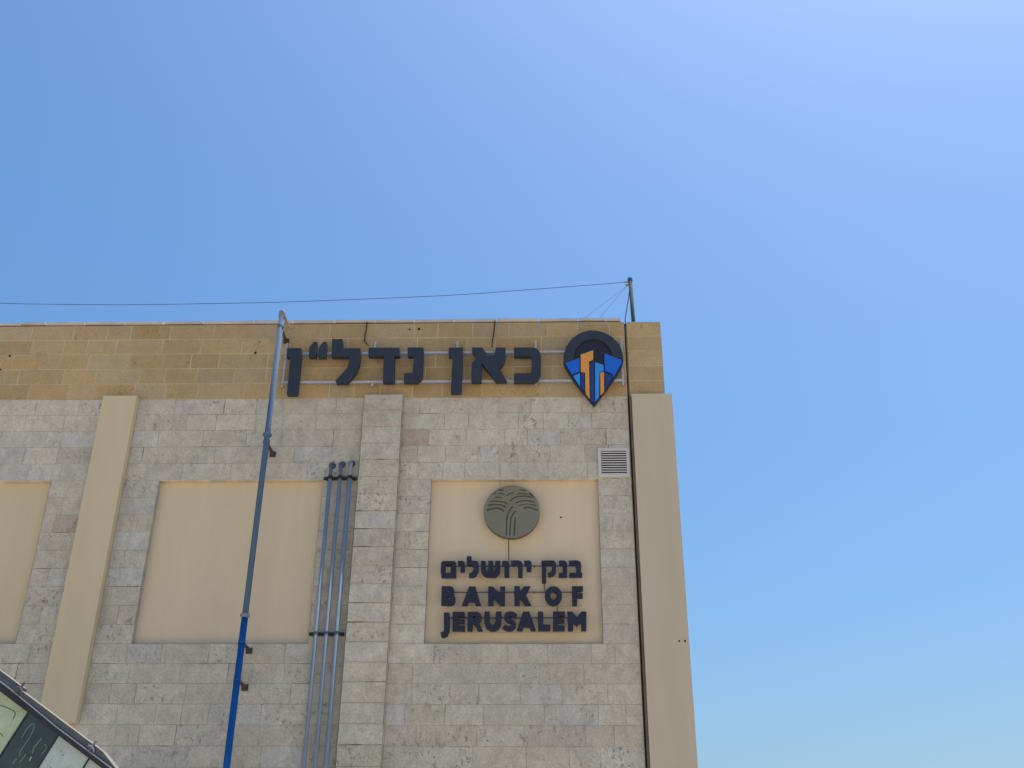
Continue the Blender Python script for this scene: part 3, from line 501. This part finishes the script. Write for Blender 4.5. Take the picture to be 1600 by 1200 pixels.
# coping slabs
cp = MB(); x = XL
while x < 1.265:
    e = min(x+rnd.choice([.42, .62, .63, .66, .80]), 1.265); dz = rnd.uniform(-.004, .004)
    cp.box(x+.007, e-.007, -.020+rnd.uniform(-.008, .004), .34, ZT+.016+rnd.uniform(-.004, .004), ZT+.064+dz); x = e
cp.build('coping', M_cope, bld, bevel=.004)
q = MB(); q.box(XL, 1.26, .006, .32, ZT-.006, ZT+.0165); q.build('coping_shadow_line', M_joint, bld)  # near-black fill painted in for the shadow line under the coping overhang
# pilasters
for (a, b, z0, z1), m in ((PIL[0], M_stucco2),):
    p = MB(); p.box(a, b, -.12, .02, z0, z1); p.build('plaster_pilaster', m, bld, bevel=.006)
p = MB(); a, b = PIL[1][:2]
for i in range(34):
    z1 = ZB-i*HC; z0 = z1-HC; block(p, lambda u, z, d: (u, -.12-d, z), a, b, z0, z1, .012, .01, tone_low(), .006, .005)
    # return faces of the same stones
    tn = p.c[-1]
    sx = rnd.uniform(-.003, .003)
    p.face([(b+sx-.002, -.108, z0+.005), (b+sx-.002, .012, z0+.005), (b+sx-.002, .012, z1-.005), (b+sx-.002, -.108, z1-.005)], 0, tn)
    p.face([(a, .012, z0+.005), (a, -.108, z0+.005), (a, -.108, z1-.005), (a, .012, z1-.005)], 0, tn)
p.box(a+.006, b-.008, -.109, .012, 0, ZB-.004, 1)
p.build('stone_pilaster', [M_stone, M_mortar], bld, attr=True)
p = MB(); p.box(1.366, 1.966, -.10, .42, 0, ZB-.012); p.build('corner_pilaster', M_stucco3, bld, bevel=.006)
# expansion joint: dark gap with a brown sealant strip beside it
p = MB(); p.box(XJ0-.002, XJ1+.002, .03, .05, 0, ZT-.02); p.build('expansion_joint', M_joint, bld)
p = MB(); p.box(XJ1-.020, XJ1-.001, .002, .028, ZB+.0, ZT-.03); p.box(1.336, 1.362, -.055, .028, 0, ZB-.03); p.build('joint_sealant', M_sealant, bld)
# vent grille above the right end of the third panel
vx0, vx1, vz0, vz1 = .838, 1.292, 7.765, 8.225
v = MB(); y0, y1 = -.030, .004; fw = .042
v.box(vx0, vx1, y0, y1, vz1-fw, vz1); v.box(vx0, vx1, y0, y1, vz0, vz0+fw)
v.box(vx0, vx0+fw, y0, y1, vz0+fw, vz1-fw, skip='td'); v.box(vx1-fw, vx1, y0, y1, vz0+fw, vz1-fw, skip='td')
vent = v.build('vent_grille', M_white, bld, bevel=.004)
q = MB(); n = 10; hh = (vz1-vz0-2*fw)/n
for i in range(n):
    z = vz0+fw+i*hh; q.obox((vx0+fw-.001, -.024, z+.003), (vx1-vx0-2*fw+.002, 0, 0), (0, .018, hh*.25), (0, 0, hh*.46))
q.build('louvres', M_white, vent)
q = MB(); q.face([(vx0+fw, -.0062, vz0+fw), (vx1-fw, -.0062, vz0+fw), (vx1-fw, -.0062, vz1-fw), (vx0+fw, -.0062, vz1-fw)]); q.build('duct_opening', M_hole, vent)
# drill holes and pock marks
for (x, z, rr, yy) in ((-2.035, 10.285, .016, -.0062), (-1.89, 10.29, .022, -.0062), (-4.415, 9.885, .02, -.0062), (-8.36, 9.62, .014, -.0062), (-8.27, 9.86, .018, -.0062),
                       (.285, 7.19, .013, PD-.006), (1.835, 5.36, .013, -.1035), (1.912, 5.36, .015, -.1035)):
    q = MB(); q.tube([(x, yy, z), (x, yy+.01, z)], rr, 10); q.build('drill_hole', M_hole, bld)

# ------------------------------------------------------------------ roof sign
rs = empty('rooftop_sign', (-1.35, 0, 9.25), 'large charcoal Hebrew letters on metal rails with a map pin emblem, on the yellow band', 'sign')
for name, polys in zip('abcdefgh', TOP): plate('letter', polys, M_letter, rs, -.20, .098, .004, .001)
for z in (9.813, 9.311):
    q = MB(); q.box(-3.93, 1.262, -.105, -.080, z-.016, z+.016); q.build('rail', M_rail, rs)
for x in (-3.915, -2.545, -1.272, -.065, 1.252):
    spans = ((9.245, 10.01),) if x in (-3.915, 1.252) else ((9.829, 10.02), (9.245, 9.295))
    for z0, z1 in spans:
        q = MB(); q.box(x-.014, x+.014, -.079, -.050, z0, z1); up = q.build('upright', M_rail, rs)
    for z in (9.275, 9.98):
        q = MB(); q.tube([(x, .004, z), (x, -.06, z)], .009, 8); q.build('standoff', M_steel, rs)
em = plate('map_pin', [PIN['back']], M_black, rs, -.17, .075, .004)
plate('pin_ring', [PIN['ring']], M_slate, em, -.20, .035, .003)
for pl in PIN['blue']: plate('blue_facet', [pl], M_blue, em, -.195, .026, .002)
for pl in PIN['sky']: plate('light_blue_facet', [pl], M_sky, em, -.195, .026, .002)
for pl in PIN['orange']: plate('orange_facet', [pl], M_orange, em, -.195, .026, .002)
for pl in PIN['navy']: plate('navy_facet', [pl], M_navy, em, -.192, .023, .002)

# ------------------------------------------------------------------ bank sign on the third panel
def text_row(name, label, polysets, zs, x0, x1):
    r = empty(name, ((x0+x1)/2, PD, min(zs)), label, 'sign')
    for ps in polysets: plate('letter', ps, M_letter2, r, -.06, .06, .004, .001)
    for z, rad in zip(zs, (.009, .005)):
        q = MB(); q.tube([(x0, .016, z), (x1, .016, z)], rad, 8); q.build('mounting_rod', M_brail if rad > .006 else M_pale, r)
    n = 7
    for i in range(n):
        q = MB(); xx = x0+.08+(x1-x0-.16)*i/(n-1); q.tube([(xx, PD, zs[0]), (xx, -.002, zs[0])], .006, 6)
        q.build('spacer_pin', M_brail, r)
    return r
text_row('bank_lettering', 'navy raised Hebrew letters, the top row of the three on the plaster panel', HEB, (6.443, 6.288), -1.33, .56)
text_row('bank_lettering', 'navy raised Latin letters spaced wide apart, middle row of three on the plaster panel', BANK, (6.068, 5.870), -1.31, .55)
text_row('bank_lettering', 'navy raised Latin letters of one long word, bottom row on the plaster panel', JER, (5.709, 5.508), -1.30, .60)
dx, dz, dr = -.417, 7.238, .398
ed = empty('round_emblem', (dx, PD, dz-dr), 'round bronze emblem with grooves like a palm tree, above the navy lettering', 'emblem')
circ = [(dx+dr*math.cos(2*math.pi*i/72), dz+dr*math.sin(2*math.pi*i/72)) for i in range(72)]
circ2 = [(dx+(dr-.006)*math.cos(2*math.pi*i/72), dz+(dr-.006)*math.sin(2*math.pi*i/72)) for i in range(72)]
plate('disc_body', [circ], M_discd, ed, -.030, .078, .003)
plate('grooved_face', [circ]+GROOVES, M_disc, ed, -.046, .0155, .006)
for a in (45, 135, 225, 315):
    q = MB(); x, z = dx+.25*math.cos(R(a)), dz+.25*math.sin(R(a)); q.tube([(x, PD, z), (x, .03, z)], .012, 8)
    q.build('spacer_pin', M_brail, ed)

def cable(name, label, pts, rad, m=None, n=6, group=None):
    P = [Vector(p) for p in pts]; P = [2*P[0]-P[1]] + P + [2*P[-1]-P[-2]]; out = []
    for k in range(1, len(P)-2):
        for j in range(6):
            u = j/6; out.append(.5*(2*P[k]+(P[k+1]-P[k-1])*u+(2*P[k-1]-5*P[k]+4*P[k+1]-P[k+2])*u*u+(3*P[k]-P[k-1]-3*P[k+1]+P[k+2])*u**3))
    out.append(P[-2]); q = MB(); q.tube(out, rad, n)
    return tag(q.build(name, m or M_cable, smooth=True), label, 'cable', group)
cable('sign_cable', 'thin bent brown cable from the coping to the T shaped Hebrew letter', [(-2.71, .0, 10.44), (-2.71, -.026, 10.40), (-2.715, -.012, 10.29), (-2.73, -.012, 10.12), (-2.715, -.03, 10.06), (-2.67, -.09, 9.97), (-2.635, -.13, 9.925)], .009)
cable('sign_cable', 'short brown cable from the coping to the X shaped Hebrew letter', [(-.70, .0, 10.44), (-.70, -.026, 10.40), (-.71, -.012, 10.30), (-.715, -.012, 10.22), (-.73, -.04, 10.08), (-.735, -.118, 9.95), (-.735, -.13, 9.88)], .010)
cable('emblem_cable', 'thin pale cable running down into the top of the round emblem', [(-.60, -.008, 7.97), (-.595, -.008, 7.80), (-.592, .04, 7.70), (-.59, .045, 7.60)], .004, M_pale)
cable('emblem_cable', 'thin brown cable between the round emblem and the Hebrew row below it', [(-.462, .045, 6.86), (-.46, .045, 6.7), (-.455, .035, 6.52), (-.455, .0, 6.46)], .006)
cable('lettering_cable', 'short brown cable between the Hebrew row and the first letter O', [(.035, .03, 6.20), (.045, .045, 6.12), (.07, .03, 6.02)], .006)
cable('lettering_cable', 'short brown cable from the letter O down to the bottom row', [(.215, .03, 5.89), (.212, .045, 5.80), (.205, .03, 5.72)], .005)

# ------------------------------------------------------------------ tall blue pipe with brackets
px, py = -3.955, -.42
pp = empty('blue_pipe', (px, py, 0), 'tall blue pipe held off the wall, deeper blue low down, reaching above the roof edge', 'pipe')
q = MB(); q.tube([(px, py, 5.625), (px, py, 10.34)], .041, 18); q.build('upper_pipe', M_pipe, pp, smooth=True)
q = MB(); q.tube([(px, py, 0), (px, py, 5.62)], .044, 18); q.build('lower_pipe', M_pipe2, pp, smooth=True)
q = MB(); q.tube([(px, py, 10.26), (px, py, 10.275), (px, py, 10.36), (px, py, 10.385), (px, py, 10.395)], [.044, .052, .052, .042, .018], 18); cap = q.build('end_cap', M_pcap, pp, smooth=True)
q = MB(); q.obox((px+.005, py+.05, 10.30), (.05, 0, 0), (0, -py-.052, 0), (0, 0, .012)); q.obox((px+.005, -.012, 10.23), (.05, 0, 0), (0, .010, 0), (0, 0, .07)); q.build('top_strap', M_pale, cap)
for z in (8.28, 5.622):
    q = MB(); q.tube([(px, py, z-.03), (px, py, z-.012), (px, py, z+.012), (px, py, z+.03)], [.047, .065, .065, .047], 18); q.build('coupling', M_pipe if z > 7 else M_pcap, pp, smooth=True)
for z in (10.10, 8.17, 5.265, 4.775, 2.2):
    q = MB(); q.obox((px-.020, py+.045, z-.012), (.040, 0, 0), (0, -py-.048, 0), (0, 0, .024)); q.obox((px-.022, -.120, z-.030), (.044, 0, 0), (0, .115, 0), (0, 0, .0175)); q.obox((px-.045, -.012, z-.055), (.09, 0, 0), (0, .011, 0), (0, 0, .085))
    br = q.build('bracket', M_steel, pp, bevel=.002)
    q = MB(); q.tube([(px, py, z-.02), (px, py, z+.02)], .049, 18); q.build('pipe_strap', M_pipe if z > 5.66 else M_pipe2, br, smooth=True)

# ------------------------------------------------------------------ three conduits and their clamp bars
for x, zt, ru, name in ((-3.052, 7.97, .024, 'left one of the three, nearest the plaster panel'), (-2.908, 7.985, .024, 'middle one of the three'), (-2.768, 8.0, .028, 'right one of the three, beside the stone pilaster')):
    c = empty('conduit', (x, -.09, 0), 'slim grey conduit, ' + name, 'conduit', 'conduits running side by side up the wall')
    q = MB(); q.tube([(x, -.09, 0), (x, -.09, 7.76)], ru+.004, 14); q.build('pipe', M_cond, c, smooth=True)
    q = MB(); q.tube([(x, -.09, 7.74), (x, -.09, zt-.07), (x, -.082, zt-.03), (x, -.06, zt-.005), (x, -.03, zt), (x, .008, zt)], ru, 14); q.build('elbow', M_condd if ru < .026 else M_cond, c, smooth=True)
    q = MB(); q.tube([(x, -.03, zt), (x, -.02, zt), (x, .006, zt), (x, .010, zt)], [.034, .050, .052, .052], 16); q.build('collar', M_condd, c, smooth=True)
    for z in (7.747, 5.467):
        q = MB(); q.tube([(x, -.09, z-.022), (x, -.09, z+.022)], ru+.011, 14); q.build('pipe_clip', M_clamp if z > 7 else M_condd, c, smooth=True)
for z, nm in ((7.747, 'near the tops of the conduits'), (5.467, 'level with the foot of the plaster panels')):
    q = MB(); q.box(-3.15, -2.672, -.066, -.040, z-.022, z+.022); q.box(-3.12, -3.09, -.0395, .004, z-.015, z+.015); q.box(-2.72, -2.69, -.0395, .004, z-.015, z+.015)
    tag(q.build('clamp_bar', M_clamp), 'short black clamp bar across the three conduits, ' + nm, 'clamp', 'clamp bars across the conduits')

# ------------------------------------------------------------------ roof mast, wire and stays
mx, my = 1.50, .40
ms = empty('roof_mast', (mx, my, 9.7), 'short grey mast on the roof corner carrying a wire', 'mast')
mt = (1.482, .40, 11.43)
q = MB(); q.tube([(1.522, my, 9.7), mt], .032, 14); q.build('pole', M_mast, ms, smooth=True)
q = MB(); q.tube([(1.482, my, 11.41), (1.481, my, 11.462)], .040, 14); q.build('cap', M_mast, ms, smooth=True)
q = MB(); q.tube([(1.45, my-.01, 11.385), (1.38, my-.01, 11.39)], .016, 8); q.tube([(1.45, my-.01, 11.325), (1.40, my-.01, 11.33)], .018, 8); q.build('wire_hook', M_pcap, ms)
wp = [(-12.9, .30, 10.45), (-12.6, .36, 10.85), (-12.2, .40, 11.10), (-11.05, .40, 11.20), (-8.885, .40, 11.086), (-7.81, .40, 11.053), (-6.55, .40, 11.036), (-4.64, .40, 11.054), (-3.59, .40, 11.081), (-1.495, .40, 11.165), (-.24, .40, 11.258), (.75, .40, 11.335), (1.40, .40, 11.39)]
cable('overhead_wire', 'thin dark wire sagging above the roof edge from the mast to the left', wp, .0055, M_wire)
cable('stay_wire', 'faint thin stay wire from the mast head, the flatter one of two', [(1.43, .40, 11.32), (1.0, .52, 11.02), (.42, .7, 10.6), (-.3, .95, 10.0), (-.7, 1.05, 9.72)], .0022, M_wire)
cable('stay_wire', 'faint thin stay wire from the mast head, the steeper one of two', [(1.43, .40, 11.31), (1.13, .52, 11.0), (.78, .7, 10.6), (.3, .95, 10.0), (.1, 1.05, 9.72)], .0022, M_wire)
cable('earth_cable', 'black cable from the mast down the dark joint beside the corner pilaster', [(1.46, .37, 11.2), (1.42, .27, 10.95), (1.36, .10, 10.6), (1.335, .02, 10.44), (1.333, -.004, 10.36), (1.332, .012, 10.2), (1.331, .012, 9.2), (1.327, .008, 9.0), (1.325, .012, 6.5), (1.325, .012, 3.5), (1.325, .012, .1)], .008, M_hole)

# ------------------------------------------------------------------ sloping glazed canopy in front, lower left
O = Vector((-4.963, -4.6, 3.731)); sv_ = Vector((.8475, 0, -.5308)); nv_ = Vector((.5308, 0, .8475)); yv = Vector((0, 1, 0))
pv = (-nv_ + .135*sv_)                                     # down along the mullions
def cp_(a, b, y=0): return O + sv_*a + nv_*b + yv*y
can = empty('glazed_canopy', (O.x, O.y, 0), 'sloping dark framed canopy with pale and dark dirty panes at the lower left', 'canopy')
S0, S1 = -2.2, 2.6
def slab(name, a0, a1, b0, b1, y0, y1, m, parent=can, bev=.004):
    q = MB(); q.obox(cp_(a0, b0, y1), sv_*(a1-a0), -yv*(y1-y0), nv_*(b1-b0)); return q.build(name, m, parent, bevel=bev)
slab('top_rail', S0, S1, .004, .050, -.05, .08, M_frame)
slab('flashing', S0, 1.175, .052, .112, -.035, .10, M_flash)
def wedge(name, c, y0, y1, m):
    q = MB(); f = [cp_(a, b, y0) for a, b in c]; k = [cp_(a, b, y1) for a, b in c]; q.face(f); q.face(k[::-1])
    for i in range(len(c)): j = (i+1) % len(c); q.face([f[i], k[i], k[j], f[j]])
    return q.build(name, m, can)
wedge('flashing_end', [(1.176, .052), (1.40, .052), (1.40, .060), (1.176, .110)], -.034, .099, M_flash)
wedge('drip_edge', [(1.176, .1125), (1.40, .0625), (1.40, .0646), (1.176, .1146)], -.045, .10, M_edge)
slab('drip_edge', S0, .16, .140, .1422, -.030, .10, M_edge, bev=.002); slab('drip_edge', .16, 1.175, .1125, .1146, -.045, .10, M_edge, bev=.002)
q = MB(); q.obox(cp_(S0, .112, .09), sv_*(.16-S0), -yv*.115, nv_*.0275); q.build('upstand', M_flash, can)
q = MB(); q.tube([cp_(a, b, -.056) for a, b in ((S0, .08), (-.6, .074), (.1, .070), (.3, .062), (.7, .049), (S1, .049))], .006, 6); q.build('seal_strip', M_pcap, can)
pit = .374; LEN = 1.5
for k in range(-6, 8):
    a = -.016 + k*pit
    m = {0: M_pane_g, 1: M_pane_d, 2: M_pane_b, 3: M_pane_b}.get(k, (M_pane_g, M_pane_d, M_pane_b)[k % 3])
    q = MB(); q.obox(cp_(a+.007, 0, .012) + pv*LEN, sv_*(pit-.014), -yv*.012, -pv*LEN)
    pn = q.build('pane', m, can)
    q = MB(); q.obox(cp_(a-.007, 0, .02) + pv*LEN, sv_*.0135, -yv*.028, -pv*LEN); q.build('mullion', M_frame, can)
    def curve(nm, pts, r, mm):
        q = MB(); q.tube([cp_(x, y, .0) for x, y in pts], r*.75, 6); q.build(nm, mm, pn)
    if k == 0:
        curve('edge_mark', [(.06, -.105), (.097, -.090), (.125, -.080), (.19, -.066), (.24, -.060), (.265, -.070), (.278, -.10), (.283, -.115)], .006, M_mark_d)
        curve('edge_mark', [(.283, -.115), (.288, -.15), (.300, -.18)], .004, M_mark_y); curve('edge_mark', [(.27, -.268), (.315, -.275)], .005, M_mark_d)
    if k == 1:
        curve('pale_streak', [(.462, -.19), (.455, -.15), (.449, -.105), (.45, -.07), (.458, -.048), (.476, -.044), (.490, -.058), (.505, -.085), (.515, -.12), (.525, -.16)], .0045, M_mark_l)
        curve('pale_streak', [(.525, -.16), (.53, -.22), (.536, -.28), (.555, -.31), (.560, -.325)], .004, M_mark_l); curve('pale_streak', [(.553, -.345), (.556, -.40)], .006, M_mark_l)
        curve('pale_streak', [(.595, -.275), (.600, -.31), (.60, -.36)], .005, M_mark_l); curve('pale_streak', [(.715, -.20), (.722, -.165), (.715, -.13), (.695, -.118), (.680, -.13)], .004, M_mark_l)
        curve('pale_streak', [(.62, -.10), (.617, -.19), (.64, -.24)], .003, M_mark_y); curve('pale_streak', [(.655, -.265), (.664, -.30)], .008, M_mark_y)
    if k in (2, 3):
        rr = random.Random(5+k)
        for j in range(11):
            x = a+.06+rr.random()*.25; y = -.03-rr.random()*.42; l = rr.uniform(.008, .028)
            if x > a+.03 and x < a+pit-.04 - 0: curve('dirt_speck', [(x - y*.135, y), (x - y*.135 + rr.uniform(-.3, 1.2)*l, y-l)], rr.uniform(.003, .0065), M_mark_d if rr.random() < .75 else M_mark_y)
        for j in range(4):
            x = a+.06+rr.random()*.2; y = -.08-rr.random()*.1; curve('dirt_streak', [(x+.01, y), (x+.03, y-.06), (x+.035, y-.13)], .0025, M_mark_y)
for a, b in ((.158, .145), (1.073, .112)):
    q = MB(); q.obox(cp_(a-.009, b-.06, -.030), sv_*.018, -yv*.014, nv_*.10); q.tube([cp_(a-.03, b-.03, -.052), cp_(a, b-.015, -.056), cp_(a+.035, b-.03, -.052), cp_(a+.05, b-.05, -.05)], .008, 8)
    q.build('clip', M_pcap if a > 1 else M_flash, can)
bot = O + pv*LEN
q = MB(); q.obox(cp_(S0, 0, .03) + pv*LEN - nv_*.08, sv_*(S1-S0), -yv*.06, nv_*.078); q.build('bottom_rail', M_frame, can)
for a in (S0+.25, .9):
    p0 = cp_(a, 0, .06) + pv*LEN; q = MB(); q.box(p0.x-.04, p0.x+.04, p0.y+.0, p0.y+.08, 0, p0.z); q.build('post', M_frame, can)
